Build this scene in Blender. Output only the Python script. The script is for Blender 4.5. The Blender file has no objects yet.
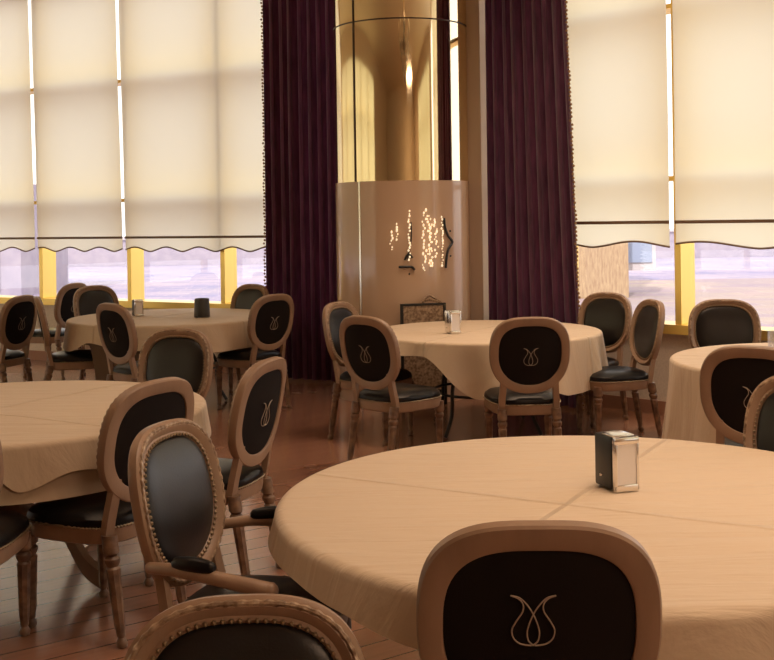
import bpy, bmesh, math, random
from mathutils import Vector, Matrix
random.seed(7)
PI = math.pi
S = bpy.context.scene
C = S.collection

# ------------------------------------------------------------------ camera
cam = bpy.data.cameras.new('camera')
cam.sensor_width = 36.0
cam.lens = 36.0 * 1100 / 774
cam.shift_y = -110 / 774
cam.clip_end = 300
co = bpy.data.objects.new('camera', cam); C.objects.link(co)
co.matrix_world = Matrix.Translation((0, 0, 1.6)) @ Matrix.Rotation(PI/2, 4, 'X') @ Matrix.Rotation(-0.015, 4, 'Z')
S.camera = co

# ------------------------------------------------------------------ world, sun, lamps, exposure
W = bpy.data.worlds.new('sky'); S.world = W; W.use_nodes = True
bg = W.node_tree.nodes['Background']
bg.inputs[0].default_value = (1.0, 0.965, 0.93, 1)
bg.inputs[1].default_value = 2.2
def light(name, kind, loc, energy, col, rot=None, **kw):
    l = bpy.data.lights.new(name, kind); l.energy = energy; l.color = col
    for k, v in kw.items(): setattr(l, k, v)
    o = bpy.data.objects.new(name, l); C.objects.link(o); o.location = loc
    if rot: o.rotation_euler = rot
    return o
light('sun', 'SUN', (0, -10, 20), 3.4, (1.0, 0.93, 0.86), (math.radians(50), 0, math.radians(-18)), angle=0.02)
WARM = (1.0, 0.745, 0.53)
for nm, loc, e in (('ceiling_lamp_front', (1.5, 3.2, 4.5), 42), ('ceiling_lamp_left', (-2.2, 4.8, 4.5), 13),
                   ('ceiling_lamp_middle', (1.2, 7.6, 4.5), 43), ('ceiling_lamp_rear', (3.0, -2.8, 4.5), 125)):
    light(nm, 'AREA', loc, e, WARM, (0, 0, 0), shape='DISK', size=2.2, spread=PI if 'rear' in nm else math.radians(100))
vs = S.view_settings
vs.view_transform = 'Standard'; vs.look = 'None'; vs.gamma = 1.0; vs.use_curve_mapping = False
vs.exposure = 0.0
try:
    S.cycles.use_denoising = True
    S.cycles.max_bounces = 8
except Exception: pass

# ------------------------------------------------------------------ materials
def new_mat(name):
    m = bpy.data.materials.new(name); m.use_nodes = True
    return m, m.node_tree.nodes, m.node_tree.links, m.node_tree.nodes['Principled BSDF']
def pbr(name, col, rough=0.5, metal=0.0, spec=0.5, col2=None, scale=8.0, bump=0.0, bscale=40.0, stretch=(1, 1, 1), coat=0.0, sheen=0.0, detail=4.0, tint=(1, 1, 1)):
    m, N, L, b = new_mat(name)
    b.inputs['Base Color'].default_value = (*col, 1); b.inputs['Roughness'].default_value = rough
    b.inputs['Metallic'].default_value = metal; b.inputs['Specular IOR Level'].default_value = spec
    b.inputs['Specular Tint'].default_value = (*tint, 1); b.inputs['Coat Weight'].default_value = coat; b.inputs['Sheen Weight'].default_value = sheen
    tc = N.new('ShaderNodeTexCoord'); mp = N.new('ShaderNodeMapping'); mp.inputs['Scale'].default_value = stretch
    L.new(tc.outputs['Object'], mp.inputs[0])
    if col2:
        n = N.new('ShaderNodeTexNoise'); n.inputs['Scale'].default_value = scale; n.inputs['Detail'].default_value = detail
        r = N.new('ShaderNodeValToRGB'); r.color_ramp.elements[0].position = .35; r.color_ramp.elements[1].position = .65
        r.color_ramp.elements[0].color = (*col, 1); r.color_ramp.elements[1].color = (*col2, 1)
        L.new(mp.outputs[0], n.inputs['Vector']); L.new(n.outputs['Fac'], r.inputs[0]); L.new(r.outputs[0], b.inputs['Base Color'])
    if bump:
        n = N.new('ShaderNodeTexNoise'); n.inputs['Scale'].default_value = bscale; n.inputs['Detail'].default_value = 3
        bp = N.new('ShaderNodeBump'); bp.inputs['Strength'].default_value = bump; bp.inputs['Distance'].default_value = .01
        L.new(mp.outputs[0], n.inputs['Vector']); L.new(n.outputs['Fac'], bp.inputs['Height']); L.new(bp.outputs[0], b.inputs['Normal'])
    return m
M = {}
M['wood'] = pbr('champagne wood', (.285, .175, .11), .40, col2=(.34, .21, .135), scale=14, stretch=(1, 1, .25), bump=.08, bscale=60)
M['carved'] = pbr('carved gilt wood', (.46, .32, .21), .36, metal=.2, col2=(.18, .105, .06), scale=45, bump=.25, bscale=90)
M['turned'] = pbr('turned leg wood', (.27, .16, .095), .38, col2=(.12, .065, .04), scale=22, bump=.15, bscale=60)
M['leather'] = pbr('black leather', (.008, .0075, .008), .32, spec=.20, tint=(1, .86, .78), bump=.05, bscale=160)
M['back_leather'] = pbr('black back leather', (.008, .0075, .008), .34, spec=.45, tint=(1, .9, .85), bump=.05, bscale=160)
M['fabric'] = pbr('dark brown fabric', (.013, .0085, .007), .85, bump=.1, bscale=300, spec=.15)
M['nail'] = pbr('antique brass nails', (.30, .22, .14), .45, metal=.8)
M['thread'] = pbr('embroidery thread', (.42, .32, .24), .5)
M['black_metal'] = pbr('black metal', (.012, .012, .013), .4)
M['ply'] = pbr('plywood top', (.35, .22, .13), .6)
M['brass'] = pbr('gold anodised frame', (.93, .66, .19), .36, metal=.85)
M['velvet'] = pbr('aubergine velvet', (.17, .048, .105), .75, col2=(.10, .028, .065), scale=30, stretch=(1, 1, .15), sheen=.5, spec=.2)
M['bead'] = pbr('gilt beads', (.30, .17, .08), .4, metal=.5)
M['hem'] = pbr('brown hem bar', (.16, .09, .05), .5)
M['chrome'] = pbr('chrome', (.80, .78, .76), .16, metal=1.0)
M['black_plastic'] = pbr('black plastic', (.008, .008, .008), .35)
M['grey_plastic'] = pbr('smoked grey plastic', (.05, .045, .04), .35)
M['paper'] = pbr('napkin paper', (.86, .80, .78), .9)
M['plaster'] = pbr('warm plaster', (.68, .54, .38), .8, bump=.05, bscale=30)
M['pilaster'] = pbr('pilaster paint', (.50, .38, .29), .7, bump=.05, bscale=30)
M['wallpaper'] = pbr('wallpaper', (.66, .56, .46), .8, col2=(.58, .49, .40), scale=60, bump=.15, bscale=120)
M['dado'] = pbr('baseboard wood', (.30, .145, .085), .4)
M['ceil'] = pbr('ceiling paint', (.74, .62, .46), .8)
M['gold_mirror'] = pbr('gold mirror', (.93, .80, .53), .06, metal=1.0, bump=.03, bscale=3)
M['lacquer'] = pbr('beige lacquer', (.56, .385, .27), .17, coat=.35)
M['seam'] = pbr('dark seam', (.06, .035, .02), .4)
M['steel_strip'] = pbr('steel strip', (.75, .72, .66), .2, metal=.9)
M['iron'] = pbr('black iron', (.01, .008, .007), .5)
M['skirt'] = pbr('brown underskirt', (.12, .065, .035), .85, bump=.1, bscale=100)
M['darkpanel'] = pbr('dark wood panelling', (.30, .18, .10), .5)

def cloth_mat(name, col, col2):
    m, N, L, b = new_mat(name)
    b.inputs['Roughness'].default_value = .75; b.inputs['Sheen Weight'].default_value = .15; b.inputs['Specular IOR Level'].default_value = .25
    tc = N.new('ShaderNodeTexCoord'); mp = N.new('ShaderNodeMapping'); mp.inputs['Scale'].default_value = (1, 7, 1); mp.inputs['Rotation'].default_value = (0, 0, .08)
    L.new(tc.outputs['Object'], mp.inputs[0])
    n1 = N.new('ShaderNodeTexNoise'); n1.inputs['Scale'].default_value = 2.2; n1.inputs['Detail'].default_value = 5; n1.inputs['Distortion'].default_value = .6
    n2 = N.new('ShaderNodeTexNoise'); n2.inputs['Scale'].default_value = 90; n2.inputs['Detail'].default_value = 2
    n3 = N.new('ShaderNodeTexNoise'); n3.inputs['Scale'].default_value = 1.2
    L.new(mp.outputs[0], n1.inputs['Vector']); L.new(mp.outputs[0], n2.inputs['Vector']); L.new(tc.outputs['Object'], n3.inputs['Vector'])
    # fold creases crossing the top
    sx = N.new('ShaderNodeSeparateXYZ'); mr = N.new('ShaderNodeMapping'); mr.inputs['Rotation'].default_value = (0, 0, .52)
    L.new(tc.outputs['Object'], mr.inputs[0]); L.new(mr.outputs[0], sx.inputs[0])
    def crease(sock, off):
        a = N.new('ShaderNodeMath'); a.operation = 'ADD'; a.inputs[1].default_value = off; L.new(sock, a.inputs[0])
        c = N.new('ShaderNodeMath'); c.operation = 'ABSOLUTE'; L.new(a.outputs[0], c.inputs[0])
        d = N.new('ShaderNodeMapRange'); d.inputs[1].default_value = 0; d.inputs[2].default_value = .018; d.inputs[3].default_value = .6; d.inputs[4].default_value = 0
        L.new(c.outputs[0], d.inputs[0]); return d.outputs[0]
    add = N.new('ShaderNodeMath'); add.operation = 'ADD'
    L.new(crease(sx.outputs[0], .05), add.inputs[0]); L.new(crease(sx.outputs[1], .12), add.inputs[1])
    add2 = N.new('ShaderNodeMath'); add2.operation = 'ADD'; L.new(add.outputs[0], add2.inputs[0]); L.new(n1.outputs['Fac'], add2.inputs[1])
    b1 = N.new('ShaderNodeBump'); b1.inputs['Strength'].default_value = .8; b1.inputs['Distance'].default_value = .02
    b2 = N.new('ShaderNodeBump'); b2.inputs['Strength'].default_value = .12; b2.inputs['Distance'].default_value = .003
    L.new(add2.outputs[0], b1.inputs['Height']); L.new(n2.outputs['Fac'], b2.inputs['Height']); L.new(b1.outputs[0], b2.inputs['Normal']); L.new(b2.outputs[0], b.inputs['Normal'])
    r = N.new('ShaderNodeMix'); r.data_type = 'RGBA'; r.inputs[6].default_value = (*col, 1); r.inputs[7].default_value = (*col2, 1)
    L.new(n3.outputs['Fac'], r.inputs[0]); L.new(r.outputs[2], b.inputs['Base Color'])
    return m
M['cloth'] = cloth_mat('champagne tablecloth', (.63, .475, .335), (.67, .515, .365))

def floor_mat():
    m, N, L, b = new_mat('plank floor')
    b.inputs['Roughness'].default_value = .28; b.inputs['Coat Weight'].default_value = .5; b.inputs['Coat Roughness'].default_value = .14
    tc = N.new('ShaderNodeTexCoord'); mp = N.new('ShaderNodeMapping'); mp.inputs['Rotation'].default_value = (0, 0, math.radians(-35))
    L.new(tc.outputs['Object'], mp.inputs[0])
    br = N.new('ShaderNodeTexBrick'); br.inputs['Scale'].default_value = 1.0
    br.inputs['Color1'].default_value = (.30, .142, .088, 1); br.inputs['Color2'].default_value = (.37, .182, .116, 1); br.inputs['Mortar'].default_value = (.05, .02, .012, 1)
    br.inputs['Mortar Size'].default_value = .004; br.inputs['Brick Width'].default_value = 2.2; br.inputs['Row Height'].default_value = .15
    L.new(mp.outputs[0], br.inputs['Vector'])
    n = N.new('ShaderNodeTexNoise'); mp2 = N.new('ShaderNodeMapping'); mp2.inputs['Scale'].default_value = (1, 14, 1); L.new(mp.outputs[0], mp2.inputs[0]); L.new(mp2.outputs[0], n.inputs['Vector'])
    n.inputs['Scale'].default_value = 3; n.inputs['Detail'].default_value = 6
    mx = N.new('ShaderNodeMix'); mx.data_type = 'RGBA'; mx.blend_type = 'MULTIPLY'; mx.inputs[0].default_value = .55
    rr = N.new('ShaderNodeValToRGB'); rr.color_ramp.elements[0].color = (.6, .55, .5, 1); rr.color_ramp.elements[1].color = (1.15, 1.1, 1.05, 1)
    L.new(n.outputs['Fac'], rr.inputs[0]); L.new(br.outputs['Color'], mx.inputs[6]); L.new(rr.outputs[0], mx.inputs[7]); L.new(mx.outputs[2], b.inputs['Base Color'])
    n2 = N.new('ShaderNodeTexNoise'); n2.inputs['Scale'].default_value = 1.3; n2.inputs['Detail'].default_value = 4; L.new(tc.outputs['Object'], n2.inputs['Vector'])
    mr = N.new('ShaderNodeMapRange'); mr.inputs[3].default_value = .14; mr.inputs[4].default_value = .34; L.new(n2.outputs['Fac'], mr.inputs[0]); L.new(mr.outputs[0], b.inputs['Roughness'])
    bp = N.new('ShaderNodeBump'); bp.inputs['Strength'].default_value = .3; bp.inputs['Distance'].default_value = .004; bp.invert = True
    L.new(br.outputs['Fac'], bp.inputs['Height']); L.new(bp.outputs[0], b.inputs['Normal'])
    return m
M['floor'] = floor_mat()

def blind_mat():
    m = bpy.data.materials.new('translucent blind'); m.use_nodes = True
    N, L = m.node_tree.nodes, m.node_tree.links; N.clear()
    out = N.new('ShaderNodeOutputMaterial'); mix = N.new('ShaderNodeMixShader'); t = N.new('ShaderNodeBsdfTranslucent'); d = N.new('ShaderNodeBsdfDiffuse')
    t.inputs[0].default_value = (.86, .81, .65, 1); d.inputs[0].default_value = (.70, .66, .52, 1); mix.inputs[0].default_value = .22
    L.new(t.outputs[0], mix.inputs[1]); L.new(d.outputs[0], mix.inputs[2]); L.new(mix.outputs[0], out.inputs[0])
    return m
M['blind'] = blind_mat()
def pane_mat(name='window glass', tint=(.98, .98, .98), gl=.06):
    m = bpy.data.materials.new(name); m.use_nodes = True
    N, L = m.node_tree.nodes, m.node_tree.links; N.clear()
    out = N.new('ShaderNodeOutputMaterial'); mix = N.new('ShaderNodeMixShader'); t = N.new('ShaderNodeBsdfTransparent'); g = N.new('ShaderNodeBsdfGlossy')
    t.inputs[0].default_value = (*tint, 1); g.inputs['Roughness'].default_value = .02; mix.inputs[0].default_value = gl
    L.new(t.outputs[0], mix.inputs[1]); L.new(g.outputs[0], mix.inputs[2]); L.new(mix.outputs[0], out.inputs[0])
    return m
M['pane'] = pane_mat()
M['tumbler'] = pane_mat('clear tumbler glass', (.93, .93, .95), .22)
def emit_mat(name, col, s):
    m, N, L, b = new_mat(name); b.inputs['Base Color'].default_value = (*col, 1); b.inputs['Emission Color'].default_value = (*col, 1); b.inputs['Emission Strength'].default_value = s
    return m
M['glint_bead'] = emit_mat('added sparkle bead', (1.0, .82, .55), .8)  # glow added to imitate sparkling reflections on the lacquer
M['bulb'] = pbr('frosted bulb', (.7, .6, .45), .3)
M['crystal'] = pbr('smoky crystal', (.22, .17, .12), .12, metal=.6)
def stone_mat(name, c1, c2, c3, bw=.6, rh=.3, scale=1.0, nsc=.5):
    m, N, L, b = new_mat(name); b.inputs['Roughness'].default_value = .9
    tc = N.new('ShaderNodeTexCoord'); br = N.new('ShaderNodeTexBrick'); br.inputs['Scale'].default_value = scale
    br.inputs['Brick Width'].default_value = bw; br.inputs['Row Height'].default_value = rh; br.inputs['Mortar Size'].default_value = .02
    br.inputs['Color1'].default_value = (*c1, 1); br.inputs['Color2'].default_value = (*c2, 1); br.inputs['Mortar'].default_value = (*c3, 1)
    L.new(tc.outputs['Object'], br.inputs['Vector'])
    n = N.new('ShaderNodeTexNoise'); n.inputs['Scale'].default_value = nsc; n.inputs['Detail'].default_value = 6; L.new(tc.outputs['Object'], n.inputs['Vector'])
    r = N.new('ShaderNodeValToRGB'); r.color_ramp.elements[0].position = .38; r.color_ramp.elements[1].position = .62
    r.color_ramp.elements[0].color = (.72, .74, .95, 1); r.color_ramp.elements[1].color = (1, .98, .98, 1); L.new(n.outputs['Fac'], r.inputs[0])
    mx = N.new('ShaderNodeMix'); mx.data_type = 'RGBA'; mx.blend_type = 'MULTIPLY'; mx.inputs[0].default_value = .8
    L.new(br.outputs['Color'], mx.inputs[6]); L.new(r.outputs[0], mx.inputs[7]); L.new(mx.outputs[2], b.inputs['Base Color'])
    return m
M['paving'] = stone_mat('pale lavender paving', (.43, .355, .42), (.27, .25, .36), (.48, .40, .43), .9, .45, 1.0, .35)
M['sand'] = stone_mat('sandy terrace', (.43, .34, .27), (.38, .28, .29), (.47, .39, .33), 1.2, .6, 1.0, .3)
M['house'] = pbr('pale render', (.40, .35, .42), .9, col2=(.33, .29, .37), scale=3)
M['stone_tan'] = pbr('tan stone', (.50, .36, .22), .9, col2=(.36, .24, .15), scale=8, stretch=(3, 3, .6))
M['house_glass'] = pbr('pale blue glazing', (.30, .36, .52), .2)
M['white_paint'] = pbr('white paint', (.55, .51, .54), .6)

# ------------------------------------------------------------------ mesh helpers
def finish(name, bm, mat, parent=None, smooth=True, loc=None, rotz=0.0):
    bmesh.ops.recalc_face_normals(bm, faces=bm.faces)
    me = bpy.data.meshes.new(name); bm.to_mesh(me); bm.free()
    if smooth:
        for p in me.polygons: p.use_smooth = True
        try: me.set_sharp_from_angle(angle=math.radians(38))
        except Exception: pass
    for m in (mat if isinstance(mat, (list, tuple)) else [mat]): me.materials.append(m)
    o = bpy.data.objects.new(name, me); C.objects.link(o)
    if parent: o.parent = parent
    if loc: o.location = loc
    o.rotation_euler.z = rotz
    return o
def tag(o, label=None, cat=None, group=None, kind=None):
    if label: o['label'] = label
    if cat: o['category'] = cat
    if group: o['group'] = group
    if kind: o['kind'] = kind
    return o
def empty(name, loc=(0, 0, 0), rz=0.0):
    o = bpy.data.objects.new(name, None); C.objects.link(o); o.location = loc; o.rotation_euler.z = rz; o.empty_display_size = .1
    return o
def box(bm, c, s, rz=0.0, bevel=0.0):
    r = bmesh.ops.create_cube(bm, size=1.0)
    vs_ = r['verts']
    for v in vs_: v.co = Vector((v.co.x*s[0], v.co.y*s[1], v.co.z*s[2]))
    if bevel:
        es = {e for v in vs_ for e in v.link_edges}
        rb = bmesh.ops.bevel(bm, geom=list(es), offset=bevel, segments=2, affect='EDGES', profile=.6)
        vs_ = [v for v in rb['verts']] + [v for v in vs_ if v.is_valid]
        vs_ = list({v for v in vs_})
    R = Matrix.Rotation(rz, 3, 'Z')
    for v in vs_: v.co = R @ v.co + Vector(c)
def boxb(c, s, rz=0.0, bevel=0.0):
    bm = bmesh.new(); box(bm, c, s, rz, bevel); return bm
def lathe(bm, prof, seg=16, base=(0, 0, 0), top=None, flute=None):
    """prof: [(r, t)], t from 0 to 1 between base and top"""
    base = Vector(base); top = Vector(top) if top else base + Vector((0, 0, 1))
    rings = []
    for r, t in prof:
        c = base.lerp(top, t); ring = []
        for k in range(seg):
            a = 2*PI*k/seg; rr = r
            if flute and flute[0] < t < flute[1] and k % 2: rr = r*.86
            ring.append(bm.verts.new(c + Vector((rr*math.cos(a), rr*math.sin(a), 0))))
        rings.append(ring)
    for A, B in zip(rings, rings[1:]):
        for k in range(seg): bm.faces.new((A[k], A[(k+1) % seg], B[(k+1) % seg], B[k]))
    bm.faces.new(rings[0][::-1]); bm.faces.new(rings[-1])
def tube(bm, pts, r, seg=8, closed=False):
    pts = [Vector(p) for p in pts]; n = len(pts); rings = []
    up = Vector((0, 0, 1))
    prev = None
    for i, p in enumerate(pts):
        a = pts[(i-1) % n] if (closed or i > 0) else p
        b = pts[(i+1) % n] if (closed or i < n-1) else p
        t = (b-a).normalized()
        if prev is None:
            x = t.cross(up) if abs(t.dot(up)) < .95 else t.cross(Vector((0, 1, 0)))
        else: x = prev - t*prev.dot(t)
        x.normalize(); prev = x; y = t.cross(x)
        rr = r(i/max(1, n-1)) if callable(r) else r
        rings.append([bm.verts.new(p + x*rr*math.cos(2*PI*k/seg) + y*rr*math.sin(2*PI*k/seg)) for k in range(seg)])
    pairs = list(zip(rings, rings[1:])) + ([(rings[-1], rings[0])] if closed else [])
    for A, B in pairs:
        for k in range(seg): bm.faces.new((A[k], A[(k+1) % seg], B[(k+1) % seg], B[k]))
    if not closed: bm.faces.new(rings[0][::-1]); bm.faces.new(rings[-1])
def ball(bm, c, r, sx=1, sy=1, sz=1, sub=1):
    res = bmesh.ops.create_icosphere(bm, subdivisions=sub, radius=r)
    for v in res['verts']: v.co = Vector((v.co.x*sx, v.co.y*sy, v.co.z*sz)) + Vector(c)
def smoothpath(pts, k=6):
    out = []; n = len(pts)
    for i in range(n-1):
        p0, p1, p2, p3 = [Vector(pts[max(0, min(n-1, j))]) for j in (i-1, i, i+1, i+2)]
        for s in range(k):
            t = s/k
            out.append(.5*((2*p1) + (p2-p0)*t + (2*p0-5*p1+4*p2-p3)*t*t + (-p0+3*p1-3*p2+p3)*t**3))
    out.append(Vector(pts[-1])); return out

# ------------------------------------------------------------------ the room
HC = 4.6
# two window walls meet behind the column: left runs y = 10.79 - .55 x, right runs y = 11.05 - x
CX = .26/.45; CORNER = (CX, 11.05 - CX)
LEND = (-7.5, 10.79 + .55*7.5); REND = (6.0, 5.05)
def struct(name, bm, mat, parent=None, smooth=False, **kw):
    o = finish(name, bm, mat, parent, smooth, **kw)
    if not parent: o['kind'] = 'structure'
    return o
poly = [(-7.5, -6), (6, -6), REND, CORNER, LEND]
def slab(z0, z1):
    bm = bmesh.new()
    a = [bm.verts.new((x, y, z0)) for x, y in poly]; b = [bm.verts.new((x, y, z1)) for x, y in poly]
    bm.faces.new(a); bm.faces.new(b)
    for i in range(5): bm.faces.new((a[i], a[(i+1) % 5], b[(i+1) % 5], b[i]))
    return bm
struct('floor', slab(-.12, 0), M['floor'])
struct('ceiling', slab(HC, HC+.2), M['ceil'])
def along(p0, p1, z0, z1, thick, off=0.0):
    """box standing on the line p0-p1, off = distance in front of the line (into the room), growing outward by thick"""
    d = Vector((p1[0]-p0[0], p1[1]-p0[1])); ln = d.length; d.normalize()
    n = Vector((d.y, -d.x))                           # faces the room when walking left to right
    c = Vector(p0) + d*ln/2 + n*(off - thick/2)
    return boxb((c.x, c.y, (z0+z1)/2), (ln, thick, z1-z0), math.atan2(d.y, d.x))
SILL = .66
for side, p0, p1 in (('left', LEND, CORNER), ('right', CORNER, REND)):
    struct('wall_' + side, along(p0, p1, 0, SILL, .22), M['wallpaper'])
    struct('trim_1' if side == 'left' else 'trim_2', along(p0, p1, 4.47, HC, .22), M['plaster'])
    struct('baseboard_' + side, along(p0, p1, 0, .11, .02, .021), M['dado'])
struct('wall_rear', along((6, -6), (-7.5, -6), 0, HC, .2), M['plaster'])
def added_glazed_wall(side, n, p0, p1, f0, f1):
    """side wall with a window added to brighten the column mirror, f0 to f1 of its length, a cream blind drawn over it"""
    P0, P1 = Vector(p0), Vector(p1); A, B = P0.lerp(P1, f0), P0.lerp(P1, f1)
    bm = bmesh.new()
    for a, b_, z0, z1 in ((P0, A, 0, HC), (B, P1, 0, HC), (A, B, 0, SILL), (A, B, 4.1, HC)):
        t = along(a, b_, z0, z1, .2); me = bpy.data.meshes.new('t'); t.to_mesh(me); t.free(); bm.from_mesh(me)
    struct('wall_' + side, bm, M['plaster'])
    w = empty('window_%d' % n); w['kind'] = 'structure'  # added window, gives the column mirror its bright bands
    for k in range(6):
        q = A.lerp(B, k/5); d = (B-A).normalized(); finish('mullion', along(q - d*.04, q + d*.04, SILL, 4.1, .1, -.08), M['brass'], w, False)
    for z in (1.88, 3.24): finish('transom', along(A, B, z-.022, z+.022, .1, -.08), M['brass'], w, False)
    finish('pane', along(A, B, SILL, 4.1, .008, -.12), M['pane'], w, False)
    bl = finish('roller_blind', along(A, B, 1.0, 4.1, .003, -.02), M['blind'], None, False)
    tag(bl, 'added cream roller blind on the unseen %s side wall, seen only mirrored in the column' % side, 'blind', 'roller blinds over the windows')
added_glazed_wall('west', 3, (-7.5, -6), LEND, .42, .97)
added_glazed_wall('east', 4, REND, (6, -6), .05, .6)
struct('trim_3', along((6, -6), (-7.5, -6), 0, 1.1, .03, .031), M['darkpanel'])

def wallpoint(side, px, off=0.0):
    """point on a window wall seen in the direction px (distance along the wall is what counts), off into the room"""
    u = (px - 387)/1100
    if side == 'left':
        m, c, n = .55, 10.79, Vector((-.55, -1)).normalized()
    else:
        m, c, n = 1.0, 11.05, Vector((-1, -1)).normalized()
    c2 = c - off*math.sqrt(1+m*m)
    y = c2/(1+m*u); return Vector((u*y, y))
WALLDIR = {'left': math.atan2(-.55, 1), 'right': math.atan2(-1, 1)}
def post(side, px, z0, z1, w, d, off):
    p = wallpoint(side, px, off); return boxb((p.x, p.y, (z0+z1)/2), (w, d, z1-z0), WALLDIR[side], .006)
def build_window(name, side, pxs, z_tr):
    root = empty(name); root['kind'] = 'structure'
    p0, p1 = wallpoint(side, pxs[0]), wallpoint(side, pxs[-1])
    finish('window_sill', along(p0, p1, SILL, SILL+.075, .27, .05), M['brass'], root, False)
    finish('head_rail', along(p0, p1, 4.36, 4.47, .10, -.06), M['brass'], root, False)
    for px in pxs: finish('mullion', post(side, px, SILL+.075, 4.36, .058, .22, -.095), M['brass'], root, False)
    for z in z_tr: finish('transom', along(p0, p1, z-.018, z+.018, .24, -.03), M['brass'], root, False)
    for a, b in zip(pxs, pxs[1:]):
        finish('pane', along(wallpoint(side, a), wallpoint(side, b), SILL+.075, 4.36, .008, -.14), M['pane'], root, False)
    return root
build_window('window_1', 'left', (-190, -115, -38, 47, 135, 228, 325), (1.87, 3.22))
build_window('window_2', 'right', (505, 568, 684, 840, 1010), (1.90, 3.28))

# roller blinds: fabric with an ogee hem, a hem bar and a dark bound edge
def blind(side, pxa, pxb, lab, period, phase, zh, zb, ztop=4.42, lean=0.0):
    off = .06
    a, b = wallpoint(side, pxa, off), wallpoint(side, pxb, off)
    ln = (b-a).length; ang = WALLDIR[side]
    root = empty('roller_blind', (a.x, a.y, 0), ang)
    def hem(x):
        q = .5 - .5*math.cos(2*PI*(x/period + phase))
        return zb + .05*(.7*q + .3*q**.5)
    nx = max(24, int(ln/.03)); bm = bmesh.new(); rows = []
    zs = [0, .15, .5, 1]
    for i in range(nx+1):
        x = ln*i/nx; h = hem(x)
        rows.append([bm.verts.new((x, .0, h + (zh-h)*t)) for t in (0, 1)] + [bm.verts.new((x + lean*(z-zh), .004*math.sin(z*3+i*.02), z)) for z in (zh+.35, 2.4, 3.0, 3.6, ztop)])
    for A, B in zip(rows, rows[1:]):
        for k in range(len(A)-1): bm.faces.new((A[k], B[k], B[k+1], A[k+1]))
    finish('blind_fabric', bm, M['blind'], root)
    bm = bmesh.new(); box(bm, (ln/2, -.010, zh), (ln, .014, .026)); finish('hem_bar', bm, M['hem'], root, False)
    bm = bmesh.new(); tube(bm, [(ln*i/nx, 0, hem(ln*i/nx)) for i in range(nx+1)], .008, 5); finish('edge_binding', bm, M['hem'], root)
    bm = bmesh.new(); sh = lean*(ztop-zh); tube(bm, [(sh, 0, ztop+.01), (ln+sh, 0, ztop+.01)], .03, 10); finish('roller', bm, M['brass'], root)
    tag(root, lab, 'blind', 'roller blinds over the windows')
    return root
blind('left', -185, 34.6, 'cream roller blind cut off by the left edge of the photo', .45, .1, 1.447, 1.29, lean=-.02)
blind('left', 37.6, 122.3, 'cream roller blind between the two bright slits on the left', .45, .35, 1.447, 1.29, lean=-.02)
blind('left', 125.3, 300, 'wide cream roller blind beside the left purple curtain', .45, .2, 1.447, 1.29, lean=-.02)
blind('right', 535, 669.3, 'cream roller blind beside the right purple curtain', .80, .25, 1.55, 1.345, lean=.0)
blind('right', 675.5, 1000, 'cream roller blind running out of the photo at the right edge', .98, .28, 1.55, 1.345, lean=.0)

# curtains
def curtain(side, pxa, pxb, off, lab, fringe_left, nf, z0=.03, z1=4.42, flare=0.0):
    a, b = wallpoint(side, pxa, off), wallpoint(side, pxb, off); ln = (b-a).length
    root = empty('curtain', (a.x, a.y, 0), WALLDIR[side])
    bm = bmesh.new(); nx, nz = nf*14, 26; grid = []
    rnd = random.Random(nf); ph = [rnd.uniform(-.5, .5) for _ in range(nf+2)]; am = [rnd.uniform(.75, 1.15) for _ in range(nf+2)]
    def prof(u, v):
        k = u*nf; i = int(k); fr = k-i
        amp = am[i]*(1-fr) + am[i+1]*fr; p = ph[i]*(1-fr) + ph[i+1]*fr
        y = -.115*amp*abs(math.cos(PI*(k + .10*p*math.sin(PI*u)*(1 + .4*math.sin(v*3)))))**.65
        x = ln*u + .010*math.sin(2*PI*k*2 + v*2)
        if flare: x += flare*(1-v)*(u if not fringe_left else u-1)
        return x, y
    for i in range(nx+1):
        u = i/nx; col = []
        for j in range(nz+1):
            v = j/nz; x, y = prof(u*.9999, v); col.append(bm.verts.new((x, y, z0+(z1-z0)*v)))
        grid.append(col)
    for A, B in zip(grid, grid[1:]):
        for k in range(nz): bm.faces.new((A[k], B[k], B[k+1], A[k+1]))
    r = bmesh.ops.solidify(bm, geom=bm.faces[:], thickness=.006)
    finish('curtain_fabric', bm, M['velvet'], root)
    bm = bmesh.new(); n = 130
    for i in range(n):
        v = i/n; x, y = prof(0 if fringe_left else .9999, v)
        ball(bm, (x + (-.012 if fringe_left else .012) + rnd.uniform(-.006, .006), y + rnd.uniform(-.008, .008), z0 + (z1-z0)*v), .013)
    finish('bead_fringe', bm, M['bead'], root)
    bm = bmesh.new(); tube(bm, [(-.05, 0, z1+.03), (ln+.05, 0, z1+.03)], .022, 10); finish('curtain_rod', bm, M['brass'], root)
    tag(root, lab, 'curtain', 'purple curtains either side of the column')
curtain('left', 271, 345, .20, 'dark purple velvet curtain to the left of the mirrored column', True, 8)
curtain('right', 495, 570, .24, 'dark purple velvet curtain to the right of the mirrored column', False, 8, flare=.17)

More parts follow.
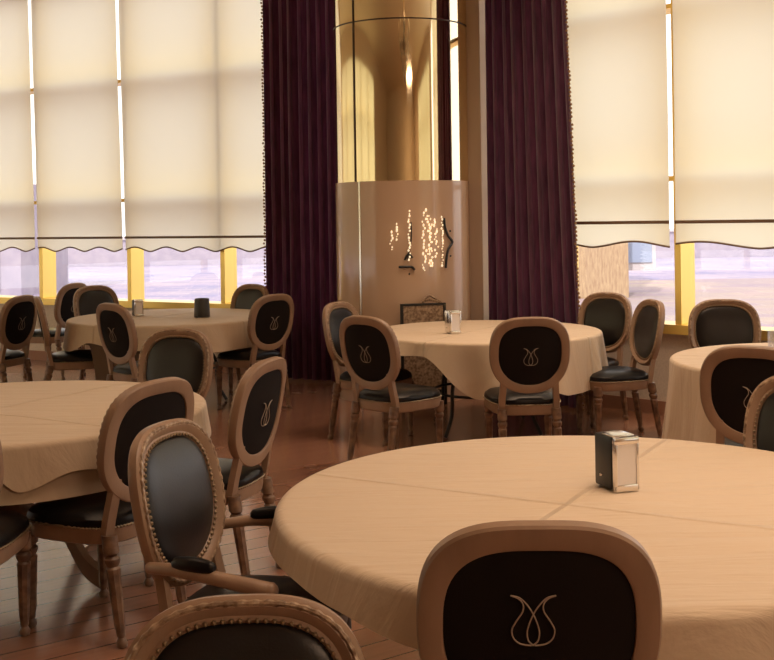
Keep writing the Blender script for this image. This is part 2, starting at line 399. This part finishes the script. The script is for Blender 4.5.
# round column: gold mirror above, beige lacquer below
COL = Vector((.148, 10.12)); CR = .615
def cyl_shell(z0, z1, r, seg=96):
    bm = bmesh.new(); lathe(bm, [(r, 0), (r, 1)], seg, (COL.x, COL.y, z0), (COL.x, COL.y, z1)); return bm
colr = empty('column'); colr['kind'] = 'structure'
finish('lacquer_casing', cyl_shell(0, 1.94, CR+.004), M['lacquer'], colr)
finish('mirror_casing', cyl_shell(1.94, 3.34, CR), M['gold_mirror'], colr)
finish('mirror_casing', cyl_shell(3.35, HC, CR), M['gold_mirror'], colr)
finish('seam_ring', cyl_shell(3.339, 3.351, CR+.003), M['seam'], colr)
def on_col(px, out=0.0):
    u = (px-387)/1100
    # nearest intersection of the view direction with the column shell
    a = 1+u*u; b = -2*(u*COL.x + COL.y); c = COL.length_squared - (CR+.004+out)**2
    y = (-b - math.sqrt(max(0, b*b-4*a*c)))/(2*a); return Vector((u*y, y))
p = on_col(360); q = on_col(356)
finish('seam_strip', boxb((p.x, p.y, .97), (.018, .012, 1.94), math.atan2(p.y-COL.y, p.x-COL.x)+PI/2), M['steel_strip'], colr, False)
finish('seam_strip', boxb((q.x, q.y, 3.17), (.009, .012, 2.46), math.atan2(q.y-COL.y, q.x-COL.x)+PI/2), M['seam'], colr, False)
# square pilaster against the right wall beside the column
pp = wallpoint('right', 478, .12)
struct('pillar', boxb((pp.x, pp.y, HC/2), (.30, .24, HC), WALLDIR['right'], .008), M['pilaster'])

# ------------------------------------------------------------------ outside
struct('ground', boxb((0, 42, -.2), (140, 60, .1)), M['paving'])
struct('floor_terrace', boxb((14, 19.5, -.17), (21, 21, .06)), M['sand'])
h = empty('house', (-13.0, 27, -.15))
finish('wall', boxb((0, 2, 1.4), (8.0, 4, 2.8)), M['house'], h, False)
for wx in (-2.6, 0.6, 2.9):
    wf = finish('window', boxb((wx, -.02, 1.15), (1.15, .1, 2.0), 0, .01), M['white_paint'], h, False)
    finish('glazing', boxb((wx, -.075, 1.15), (.85, .03, 1.6)), M['house_glass'], wf, False)
tag(h, 'pale house with white framed windows outside the left window', 'house')
g = empty('stone_gatehouse', (5.1, 23.5, -.15))
finish('wall', boxb((-.7, 1, 3), (1.5, 2, 6), 0, .03), M['stone_tan'], g, False)
wf = finish('window_bay', boxb((.45, 1.2, 1.2), (.8, .6, 1.3)), M['white_paint'], g, False)
finish('glazing', boxb((.45, .88, 1.2), (.62, .04, .95)), M['house_glass'], wf, False)
tag(g, 'tan stone pier with a pale blue bay outside, right of the curtain', 'building')
b = empty('garden_wall', (0, 46, -.15))
finish('wall', boxb((0, 0, .55), (70, .6, 1.1)), M['house'], b, False); finish('coping', boxb((0, 0, 1.15), (70.2, .8, .12)), M['white_paint'], b, False)
tag(b, 'long low pale wall far off outside the windows', 'wall')

# ------------------------------------------------------------------ chair
LEAN = math.radians(11)
BA, BB, BZ = .248, .243, .288
def outline(t, inset=0.0):
    c, s = math.cos(t), math.sin(t)
    n = 2.9 if s >= 0 else 2.2
    a, b_ = BA-inset, BB-inset
    x = a*math.copysign(abs(c)**(2/n), c); z = b_*math.copysign(abs(s)**(2/n), s)
    return x, z
def outline_pts(n, inset=0.0):
    """points evenly spaced along the outline"""
    K = 720; P_ = [outline(2*PI*i/K, inset) for i in range(K+1)]
    L_ = [0]
    for a, b_ in zip(P_, P_[1:]): L_.append(L_[-1] + math.hypot(a[0]-b_[0], a[1]-b_[1]))
    out = []; j = 0
    for i in range(n):
        s = L_[-1]*i/n
        while L_[j+1] < s: j += 1
        t = (s-L_[j])/max(1e-9, L_[j+1]-L_[j]); out.append((P_[j][0]*(1-t)+P_[j+1][0]*t, P_[j][1]*(1-t)+P_[j+1][1]*t))
    return out
def bk(x, zz, d):
    """back space to chair space: zz up the back from the seat, d towards the front"""
    yb = d + .42*x*x
    return Vector((x, -.205 + yb*math.cos(LEAN) - zz*math.sin(LEAN), .47 + zz*math.cos(LEAN) + yb*math.sin(LEAN)))
NS = 96
PROF = [(.005, -.019), (.047, -.019), (.053, -.015), (.055, -.004), (.054, .008), (.047, .015), (.038, .012), (.031, .019), (.020, .025), (.008, .020), (0, .011), (0, -.013)]
def back_frame_bm():
    bm = bmesh.new(); rings = [[bm.verts.new(bk(x, z+BZ, d)) for x, z in outline_pts(NS, i)] for i, d in PROF]
    for A, B in zip(rings, rings[1:] + rings[:1]):
        for k in range(NS): bm.faces.new((A[k], A[(k+1) % NS], B[(k+1) % NS], B[k]))
    return bm
def dome_bm(inset, d0, h, power=.5, rim=0.0):
    bm = bmesh.new(); rings = []
    rs = [1, .985, .95, .88, .75, .55, .3]
    base = outline_pts(NS, inset)
    for r in rs: rings.append([bm.verts.new(bk(x*r, z*r+BZ, d0 + h*(1-r**2.6)**power)) for x, z in base])
    rings.insert(0, [bm.verts.new(bk(x, z+BZ, d0-math.copysign(.008, h))) for x, z in base])
    c = bm.verts.new(bk(0, BZ, d0+h))
    for A, B in zip(rings, rings[1:]):
        for k in range(NS): bm.faces.new((A[k], A[(k+1) % NS], B[(k+1) % NS], B[k]))
    for k in range(NS): bm.faces.new((rings[-1][k], rings[-1][(k+1) % NS], c))
    return bm
def rope_bm():
    n = 240; base = outline_pts(n, .014); bm = bmesh.new(); rings = []
    for i, (x, z) in enumerate(base):
        ring = []
        for k in range(8):
            a = 2*PI*k/8; r = .0070*(1 + .22*math.sin(2*PI*i/n*60 + a))
            nx, nz = x/BA, z/BB; ln = math.hypot(nx, nz); nx /= ln; nz /= ln
            ring.append(bm.verts.new(bk(x + nx*r*math.cos(a), z + nz*r*math.cos(a) + BZ, .020 + r*math.sin(a))))
        rings.append(ring)
    for A, B in zip(rings, rings[1:] + rings[:1]):
        for k in range(8): bm.faces.new((A[k], A[(k+1) % 8], B[(k+1) % 8], B[k]))
    return bm
def nails_bm():
    bm = bmesh.new()
    for x, z in outline_pts(76, .0475): ball(bm, bk(x, z+BZ, .0165), .0062)
    return bm
def seat_outline(inset, n=48):
    out = []
    for i in range(n):
        t = 2*PI*i/n; c, s = math.cos(t), math.sin(t)
        y = .02 + (.235-inset)*math.copysign(abs(s)**(2/3.6), s)
        w = (.225 + .09*(y+.0)) - inset
        out.append((w*math.copysign(abs(c)**(2/3.6), c), y))
    return out
def seat_loft(levels):
    bm = bmesh.new(); rings = [[bm.verts.new((x, y, z)) for x, y in seat_outline(i)] for i, z in levels]; n = len(rings[0])
    for A, B in zip(rings, rings[1:]):
        for k in range(n): bm.faces.new((A[k], A[(k+1) % n], B[(k+1) % n], B[k]))
    bm.faces.new(rings[0][::-1]); bm.faces.new(rings[-1])
    return bm
def seat_trim_bm():
    bm = bmesh.new()
    tube(bm, [(x, y, .437) for x, y in seat_outline(-.002, 336)], lambda t: .0042 + .0022*math.sin(2*PI*t*84), 6, True)
    return bm
LEG = [(.010, 0), (.019, .01), (.022, .045), (.016, .075), (.013, .09), (.017, .11), (.0165, .13), (.021, .20), (.026, .66), (.027, .70), (.021, .72), (.029, .755), (.030, .79), (.021, .815), (.024, .83), (.030, .84), (.030, 1.0)]
def leg_bm(sx, front):
    bm = bmesh.new()
    if front: lathe(bm, LEG, 16, (sx*.195, .205, 0), (sx*.195, .205, .405), (.19, .68))
    else: lathe(bm, LEG, 16, (sx*.175, -.262, 0), (sx*.168, -.195, .415), (.19, .68))
    return bm
def stile_bm(sx):
    bm = bmesh.new(); A = []
    for x, zz in ((.168, -.07), (.168, .0), (.163, .07), (.160, .115), (.165, .16)):
        A.append([bm.verts.new(bk(sx*x + q, zz, d)) for q, d in ((-.019, -.017), (.019, -.017), (.019, .012), (-.019, .012))])
    for P_, Q_ in zip(A, A[1:]):
        for k in range(4): bm.faces.new((P_[k], P_[(k+1) % 4], Q_[(k+1) % 4], Q_[k]))
    bm.faces.new(A[0][::-1]); bm.faces.new(A[-1])
    return bm
def emblem_bm():
    bm = bmesh.new(); sc = .00082
    outer = [(-55, 68), (-36, 60), (-25, 45), (-26, 25), (-42, -2), (-52, -25), (-47, -48), (-30, -62), (-4, -66)]
    inner = [(-55, 68), (-33, 62), (-14, 42), (0, 18), (10, -8), (15, -32), (11, -54), (-2, -66)]
    for side in (1, -1):
        for path in (outer, inner):
            pts = [bk(side*px*sc, pz*sc + BZ - .005, -.021) for px, pz in path]
            tube(bm, smoothpath(pts, 5), .0016, 6)
    return bm
ARM_PTS = lambda sx: [(sx*.228, -.218, .625), (sx*.262, -.12, .636), (sx*.285, .0, .634), (sx*.285, .10, .622), (sx*.272, .165, .608)]
def arm_bm(sx):
    bm = bmesh.new(); tube(bm, smoothpath(ARM_PTS(sx), 6), lambda t: .016 + .007*t, 10)
    ball(bm, (sx*.270, .172, .607), .024, sub=2)
    return bm
def arm_post_bm(sx):
    bm = bmesh.new(); tube(bm, smoothpath([(sx*.243, .09, .42), (sx*.262, .07, .50), (sx*.280, .09, .54), (sx*.276, .145, .592)], 6), lambda t: .022-.004*t, 8)
    return bm
def arm_pad_bm(sx):
    bm = bmesh.new(); tube(bm, smoothpath([(sx*.258, -.125, .655), (sx*.278, -.05, .661), (sx*.285, .015, .657)], 6), lambda t: .009 + .013*math.sin(PI*min(1, max(0, t)))**.4, 10)
    return bm
SEAT_F = [(.012, .372), (.004, .378), (0, .40), (0, .432), (.008, .436)]
SEAT_C = [(.002, .434), (-.002, .445), (.004, .468), (.03, .488), (.09, .502), (.16, .507)]
def make_chair(name, arms):
    r = empty(name)
    finish('back_frame', back_frame_bm(), M['wood'], r)
    finish('carved_rim', rope_bm(), M['carved'], r)
    finish('back_cushion', dome_bm(.050, .004, .034), M['back_leather'], r)
    finish('nailhead_trim', nails_bm(), M['nail'], r)
    pnl = finish('back_panel', dome_bm(.050, -.008, -.006), M['fabric'], r)
    tag(finish('emblem', emblem_bm(), M['thread'], pnl), 'pale embroidered tulip outline')
    for s in (-1, 1):
        finish('stile', stile_bm(s), M['wood'], r, False)
        finish('leg', leg_bm(s, True), M['turned'], r); finish('leg', leg_bm(s, False), M['turned'], r)
        if arms:
            a = finish('armrest', arm_bm(s), M['wood'], r); finish('arm_post', arm_post_bm(s), M['wood'], r)
            tag(finish('arm_pad', arm_pad_bm(s), M['leather'], a), 'black leather arm pad')
    finish('seat_frame', seat_loft(SEAT_F), M['wood'], r); finish('seat_cushion', seat_loft(SEAT_C), M['leather'], r)
    finish('braid_trim', seat_trim_bm(), M['nail'], r)
    return r
def kids(o): return [c for c in bpy.data.objects if c.parent == o]
def copy_tree(o, parent=None):
    c = o.copy(); C.objects.link(c)
    if parent: c.parent = parent
    for ch in kids(o): copy_tree(ch, c)
    return c
# x, y of the chair's back at seat level, facing direction, label, arms
CH = [
 (.300, 2.30, (.04, 1.0), 'chair with a large tulip emblem seen from behind in front of the front table', False),
 (-.27, 1.955, (.04, -1.0), 'chair at the very bottom of the photo showing only the top of its leather back', False),
 (-.608, 3.33, (.955, -.30), 'armchair with shiny leather back at the left side of the front table', True),
 (-.625, 4.93, (-.955, .30), 'chair with a tulip emblem seen from behind on the right of the left table', False),
 (-.985, 4.34, (-.86, .51), 'chair seen from behind at the near side of the left table, behind the armchair', False),
 (-1.61, 3.87, (-.06, 1.0), 'chair cut off at the left edge, only a seat corner and leg showing', False),
 (-1.24, 6.25, (-.42, -.91), 'chair on the far side of the left table, its leather front towards us', False),
 (-2.87, 10.90, (.72, -.70), 'chair on the far left side of the back left table, under the window', False),
 (-3.36, 11.55, (-.93, .36), 'chair turned away sideways behind the others at the left windows', False),
 (-3.27, 9.62, (-.95, .31), 'chair with tulip emblem at the left edge, below the first window', False),
 (-2.92, 9.45, (.95, .30), 'chair seen in profile at the left end of the back left table', False),
 (-2.08, 8.55, (.70, .71), 'chair with tulip emblem at the near edge of the back left table', False),
 (-1.02, 9.32, (-.76, .65), 'chair with tulip emblem at the right end of the back left table, by the curtain', False),
 (-1.38, 10.72, (-.62, -.78), 'chair behind the back left table, its top showing beside the left curtain', False),
 (-.10, 7.08, (.68, .73), 'chair with tulip emblem at the left front of the table by the column', False),
 (.868, 6.84, (-.05, 1.0), 'chair with tulip emblem seen squarely from behind at the table by the column', False),
 (-.305, 8.20, (.88, -.47), 'chair with pale carved rim at the left end of the table by the column', False),
 (1.84, 8.0, (-.985, -.17), 'chair in side view at the right end of the table by the column', False),
 (1.70, 8.77, (-.72, -.69), 'chair between the right curtain and the window mullion, leather front towards us', False),
 (2.40, 7.85, (-.18, -.98), 'chair on the far side of the right table, backed by the window sill', False),
 (1.725, 5.18, (.46, .89), 'chair seen from behind in front of the right table', False),
 (1.515, 4.09, (-.80, -.60), 'chair at the right edge on the far side of the front table', False),
]
GRP = 'oval-backed dining chairs around the tables'
protos = {}
for x, y, f, lab, arms in CH:
    fv = Vector(f).normalized(); rz = math.atan2(fv.y, fv.x) - PI/2
    key = arms
    if key not in protos: protos[key] = o = make_chair('dining_armchair' if arms else 'dining_chair', arms)
    else: o = copy_tree(protos[key])
    # shift so that (x, y) is the back's foot
    o.location = (x + fv.x*.205, y + fv.y*.205, 0); o.rotation_euler.z = rz
    tag(o, lab, 'chair', None if arms else GRP)
    if 'very bottom' in lab: o.scale = (.92, .92, .92)          # a slightly smaller chair
    if 'large tulip' in lab: big = o; o.scale = (1.01, 1.01, 1.0)

for p_ in kids(big):
    for e_ in kids(p_):
        if e_.name.startswith('emblem'): e_.location = (-.014, -.045*math.sin(LEAN), .045*math.cos(LEAN))

# ------------------------------------------------------------------ tables and cloths
def interp(tab, a):
    a %= 360
    tab = sorted(tab); tab = [(tab[-1][0]-360, tab[-1][1])] + tab + [(tab[0][0]+360, tab[0][1])]
    for (a0, v0), (a1, v1) in zip(tab, tab[1:]):
        if a0 <= a <= a1:
            t = (a-a0)/max(1e-6, a1-a0); t = t*t*(3-2*t); return v0*(1-t) + v1*t
    return tab[0][1]
def cloth_bm(R, ztop, drops, nfold, famp, seed, edge=.022, flat=False):
    rnd = random.Random(seed); bm = bmesh.new(); n = 300
    ph = [rnd.uniform(0, 2*PI) for _ in range(6)]
    def wrinkle(x, y): return 0 if flat else .0022*math.sin(9*x+ph[0]+3*math.sin(3*y+ph[1]))*math.sin(7*y+ph[2]) + .0012*math.sin(23*y+4*x+ph[3])
    rings = []
    for r in (.12, .3, .5, .7, .85, .95):
        rings.append([bm.verts.new((R*r*math.cos(2*PI*k/n), R*r*math.sin(2*PI*k/n), ztop + wrinkle(R*r*math.cos(2*PI*k/n), R*r*math.sin(2*PI*k/n))*(1-r**6))) for k in range(n)])
    for q in (0, .25, .5, .75, 1.0):
        a = q*PI/2
        rings.append([bm.verts.new(((R-edge+edge*math.sin(a))*math.cos(2*PI*k/n), (R-edge+edge*math.sin(a))*math.sin(2*PI*k/n), ztop-edge+edge*math.cos(a))) for k in range(n)])
    m = 10
    for j in range(1, m+1):
        t = j/m; ring = []
        for k in range(n):
            th = 2*PI*k/n; dr = interp(drops, math.degrees(th))
            fo = math.sin(nfold*th + ph[4] + .8*math.sin(3*th+ph[5])) + .45*math.sin((nfold*1.7)*th//1 if False else round(nfold*1.7)*th + ph[2])
            rr = R + famp*(fo+1.3)*t*min(1, dr/.25) + .010*t
            ring.append(bm.verts.new((rr*math.cos(th), rr*math.sin(th), ztop-edge-(dr-edge)*t)))
        rings.append(ring)
    c = bm.verts.new((0, 0, ztop+wrinkle(0, 0)))
    for k in range(n): bm.faces.new((c, rings[0][k], rings[0][(k+1) % n]))
    for A, B in zip(rings, rings[1:]):
        for k in range(n): bm.faces.new((A[k], B[k], B[(k+1) % n], A[(k+1) % n]))
    bmesh.ops.recalc_face_normals(bm, faces=bm.faces)
    bmesh.ops.solidify(bm, geom=bm.faces[:], thickness=.003)
    return bm
TZ = .75
UNDER = TZ - .001
def metal_leg_bm(a, R):
    bm = bmesh.new(); c, s = math.cos(a), math.sin(a)
    tube(bm, smoothpath([(c*.24, s*.24, TZ-.045), (c*.29, s*.29, .52), (c*.40, s*.40, .38), (c*.42, s*.42, .16), (c*.50, s*.50, .012)], 5), .014, 8)
    return bm
def curved_foot_bm(a):
    bm = bmesh.new(); c, s = math.cos(a), math.sin(a)
    path = smoothpath([(.07, 0, .44), (.22, 0, .40), (.34, 0, .26), (.46, 0, .10), (.60, 0, .035)], 5); A = []
    for i, p in enumerate(path):
        h = .055 - .02*i/len(path)
        A.append([bm.verts.new((p.x*c - q*s, p.x*s + q*c, p.z + dz)) for q, dz in ((-.02, -min(h, p.z-.002)), (.02, -min(h, p.z-.002)), (.02, h), (-.02, h))])
    for P_, Q_ in zip(A, A[1:]):
        for k in range(4): bm.faces.new((P_[k], P_[(k+1) % 4], Q_[(k+1) % 4], Q_[k]))
    bm.faces.new(A[0][::-1]); bm.faces.new(A[-1])
    return bm
def table(cx, cy, R, lab, kind, rot=0.0):
    t = empty('round_table', (cx, cy, 0))
    bm = bmesh.new(); lathe(bm, [(R-.03, 0), (R-.012, .25), (R-.012, .75), (R-.03, 1)], 64, (0, 0, TZ-.042), (0, 0, TZ-.012)); finish('tabletop', bm, M['ply'], t)
    if kind == 'metal':
        for k in range(4): finish('leg', metal_leg_bm(rot + k*PI/2, R), M['black_metal'], t)
        bm = bmesh.new(); tube(bm, [(.403*math.cos(2*PI*k/32), .403*math.sin(2*PI*k/32), .30) for k in range(32)], .010, 8, True); finish('brace_ring', bm, M['black_metal'], t)
    else:
        bm = bmesh.new(); lathe(bm, [(.10, 0), (.12, .1), (.075, .25), (.06, .45), (.085, .6), (.07, .75), (.11, .92), (.20, 1)], 24, (0, 0, .25), (0, 0, TZ-.035)); finish('pedestal', bm, M['turned'], t)
        for k in range(4): finish('foot', curved_foot_bm(rot + k*PI/2), M['wood'], t)
    tag(t, lab, 'table')
def cloth(cx, cy, R, lab, drops, nfold, famp, seed, z=TZ, name='tablecloth', mat='cloth', edge=.022):
    o = finish(name, cloth_bm(R, z, drops, nfold, famp, seed, edge, z == UNDER), M[mat], None, True, (cx, cy, 0))
    tag(o, lab, 'tablecloth'); return o
T1, T2, T3, T4, T5 = (.63, 3.335), (-1.76, 5.06), (.73, 8.36), (-1.96, 9.95), (2.57, 6.40)
table(*T1, .97, 'large round table at the front, under the biggest tablecloth', 'metal', .9)
cloth(*T1, .982, 'large champagne tablecloth on the front table, holding the black napkin dispenser', [(165, .09), (203, .09), (219, .105), (237, .135), (270, .19), (310, .2), (20, .15), (90, .15), (150, .11)], 9, .010, 1, edge=.03)
table(*T2, .885, 'round pedestal table cut off by the left edge, with curved wooden feet', 'wood', -.47)
cloth(*T2, .884, 'second pale cloth showing below the wavy hem on the left table', [(0, .2), (90, .2), (200, .2), (300, .22)], 11, .003, 21, UNDER, edge=.012)
cloth(*T2, .905, 'champagne tablecloth with wavy hem on the left table', [(0, .16), (90, .13), (200, .13), (262, .10), (275, .16), (284, .10), (292, .18), (305, .12), (330, .17)], 11, .012, 2, TZ+.009)
table(*T3, .86, 'round table on black bent legs in front of the column', 'metal', .85)
cloth(*T3, .88, 'champagne tablecloth with a long hanging corner on the table by the column', [(352, .34), (8, .2), (90, .2), (200, .12), (236, .10), (262, .38), (290, .33), (305, .38), (345, .36)], 14, .022, 3)
table(*T4, .90, 'round table at the back left, in front of the left windows', 'metal', -.15)
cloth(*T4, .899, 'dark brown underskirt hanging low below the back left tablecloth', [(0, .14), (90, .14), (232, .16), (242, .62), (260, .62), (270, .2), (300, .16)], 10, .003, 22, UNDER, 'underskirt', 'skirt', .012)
cloth(*T4, .92, 'champagne tablecloth on the back left table below the windows', [(0, .22), (90, .2), (180, .26), (215, .24), (235, .15), (260, .20), (290, .24)], 12, .014, 4, TZ+.009)
table(*T5, .90, 'round table at the right edge, under the floor-length cloth', 'metal', .3)
cloth(*T5, .91, 'long champagne tablecloth on the right table reaching near the floor', [(0, .66), (180, .68)], 17, .030, 5)

# ------------------------------------------------------------------ things on the tables
def dispenser(x, y, z, facing, lab, body, w=.085, dp=.12, hh=.17):
    fv = Vector(facing).normalized(); r = empty('napkin_dispenser', (x, y, z), math.atan2(fv.y, fv.x) + PI/2)   # front looks along -y
    finish('casing', boxb((0, .012, hh/2), (w*.98, dp-.02, hh-.006), 0, .010), body, r)
    bm = bmesh.new()
    for sx in (-1, 1): box(bm, (sx*(w/2-.0045), -dp/2+.004, hh/2), (.009, .018, hh-.004), 0, .004)
    box(bm, (0, -dp/2+.004, hh-.014), (w, .020, .020), 0, .004); box(bm, (0, -dp/2+.004, .012), (w, .018, .022), 0, .004)
    finish('face_frame', bm, M['chrome'], r)
    finish('top_plate', boxb((0, -.012, hh-.001), (w*.86, dp-.05, .006), 0, .002), M['chrome'], r)
    finish('napkins', boxb((0, -dp/2+.006, hh/2), (w-.019, .014, hh-.044)), M['paper'], r, False)
    bm = bmesh.new(); ball(bm, (-w/2, .02, .04), .006); ball(bm, (w/2, .02, .04), .006); finish('rivet', bm, M['chrome'], r)
    tag(r, lab, 'napkin dispenser')
dispenser(.705, 3.44, TZ+.003, (.36, -1), 'black napkin dispenser with chrome face on the front table', M['black_plastic'])
dispenser(.475, 8.17, TZ+.003, (.35, -1), 'chrome napkin dispenser on the table by the column', M['chrome'])
dispenser(-2.28, 10.0, TZ+.012, (.5, -1), 'dark napkin dispenser on the left half of the back left table', M['grey_plastic'], .08, .11, .15)
bm = bmesh.new(); bx, by = -1.66, 9.80
lathe(bm, [(.070, 0), (.072, .05), (.066, .93), (.062, 1.0), (.055, 1.0), (.055, .1)], 20, (0, 0, 0), (0, 0, .165))
tag(finish('holder_cup', bm, M['grey_plastic'], None, True, (bx, by, TZ+.012)), 'plain dark grey holder on the right half of the back left table', 'holder')
def tumbler(x, y, lab):
    bm = bmesh.new(); lathe(bm, [(.030, 0), (.033, .05), (.037, 1), (.034, 1), (.030, .1), (.002, .09)], 24, (0, 0, 0), (0, 0, .11))
    tag(finish('glass_tumbler', bm, M['tumbler'], None, True, (x, y, TZ+.003)), lab, 'glass')
tumbler(2.43, 6.95, 'clear glass tumbler on the right table at the edge of the photo')

# ------------------------------------------------------------------ made-up ornaments for reflections at the column
r = empty('beaded_glints', (0, 0, 0))  # beads made up for the sparkles reflected in the column's gloss
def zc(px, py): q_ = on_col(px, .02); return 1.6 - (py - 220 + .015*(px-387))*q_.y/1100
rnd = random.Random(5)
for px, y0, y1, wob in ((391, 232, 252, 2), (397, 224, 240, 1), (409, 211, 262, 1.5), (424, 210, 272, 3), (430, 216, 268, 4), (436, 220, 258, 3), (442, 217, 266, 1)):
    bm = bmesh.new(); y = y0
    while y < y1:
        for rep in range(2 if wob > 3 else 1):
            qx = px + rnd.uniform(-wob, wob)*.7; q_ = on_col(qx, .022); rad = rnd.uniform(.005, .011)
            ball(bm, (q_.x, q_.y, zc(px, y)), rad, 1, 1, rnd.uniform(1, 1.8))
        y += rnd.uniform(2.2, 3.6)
    finish('bead_strand', bm, M['glint_bead'], r)
def colpath(pts): return smoothpath([(*on_col(a, .016), zc(a, b_)) for a, b_ in pts], 5)
bm = bmesh.new(); tube(bm, colpath([(444, 218), (445, 228), (448, 236), (452, 242), (448, 249), (446, 258), (445, 268)]), .011, 6)
for a, b_ in ((450, 231), (450, 256)): q_ = on_col(a, .014); ball(bm, (q_.x, q_.y, zc(a, b_)), .010)
finish('iron_scroll', bm, M['iron'], r)
bm = bmesh.new(); tube(bm, colpath([(398, 267), (405, 267), (411, 267), (414, 270)]), .011, 6)
tube(bm, colpath([(407, 260), (409, 250), (411, 238), (411, 222)]), .006, 6); tube(bm, colpath([(404, 260), (408, 254), (412, 258)]), .010, 6); q_ = on_col(408.5, .014); ball(bm, (q_.x, q_.y, zc(408, 274)), .009)
finish('iron_base', bm, M['iron'], r)
tag(r, 'made-up glowing beads for reflected sparkles with a black iron scroll on the beige column', 'column sparkle')
q0, q1 = on_col(399, .05), on_col(444, .05); mid = (q0+q1)/2; ang = math.atan2(q1.y-q0.y, q1.x-q0.x); w = (q1-q0).length
r = empty('chair_reflection_panel', (mid.x, mid.y-.05, 0), ang)  # made-up panel standing in for chairs reflected in the lacquer
bm = bmesh.new()
for sx in (-1, 1): box(bm, (sx*(w/2-.012), 0, .44), (.024, .03, .88), 0, .004)
box(bm, (0, 0, .87), (w, .03, .02), 0, .004); box(bm, (0, 0, .12), (w, .03, .03), 0, .004)
finish('panel_frame', bm, M['iron'], r, False)
finish('panel_face', boxb((0, 0, .50), (w-.03, .012, .74)), M['carved'], r, False)
bm = bmesh.new(); tube(bm, smoothpath([(-.03, 0, .87), (.0, 0, .90), (.03, 0, .93), (.06, 0, .945), (.09, 0, .93), (.13, 0, .905), (.17, 0, .885)], 4), .010, 6)
for k in range(9): ball(bm, (-.02+.02*k, -.005, .885+.012*math.sin(k*PI/8)*2), .013)
finish('crest', bm, M['carved'], r)
tag(r, 'made-up low carved gilt screen with pointed crest at the foot of the column', 'panel')

# chandelier hanging over the front of the room, mirrored in the column
def chandelier(x, y, z, lab):
    r = empty('chandelier', (x, y, z))
    bm = bmesh.new(); tube(bm, [(0, 0, .35), (0, 0, HC-z)], .012, 8); finish('chain', bm, M['brass'], r)
    bm = bmesh.new(); lathe(bm, [(.03, 0), (.10, .15), (.16, .3), (.05, .5), (.09, .75), (.02, 1)], 20, (0, 0, -.1), (0, 0, .4)); finish('body', bm, M['crystal'], r)
    for k in range(8):
        a = k*PI/4; c, s = math.cos(a), math.sin(a)
        bm = bmesh.new(); tube(bm, smoothpath([(.05*c, .05*s, .1), (.25*c, .25*s, .0), (.42*c, .42*s, .04), (.48*c, .48*s, .16)], 5), .011, 6); ar = finish('arm', bm, M['crystal'], r)
        bm = bmesh.new(); ball(bm, (.48*c, .48*s, .22), .032, 1, 1, 1.7, 2); finish('bulb', bm, M['bulb'], ar)
    bm = bmesh.new(); rn = random.Random(3)
    for ring, rad, zz in ((40, .40, -.02), (30, .30, -.14), (20, .2, -.26), (10, .08, -.36)):
        for k in range(ring):
            a = 2*PI*k/ring; ball(bm, (rad*math.cos(a), rad*math.sin(a), zz+rn.uniform(-.03, .03)), .02, 1, 1, 1.8)
    finish('crystals', bm, M['crystal'], r); tag(r, lab, 'chandelier')
chandelier(.45, 6.7, 3.55, 'crystal chandelier reflected in the gold mirror of the column')
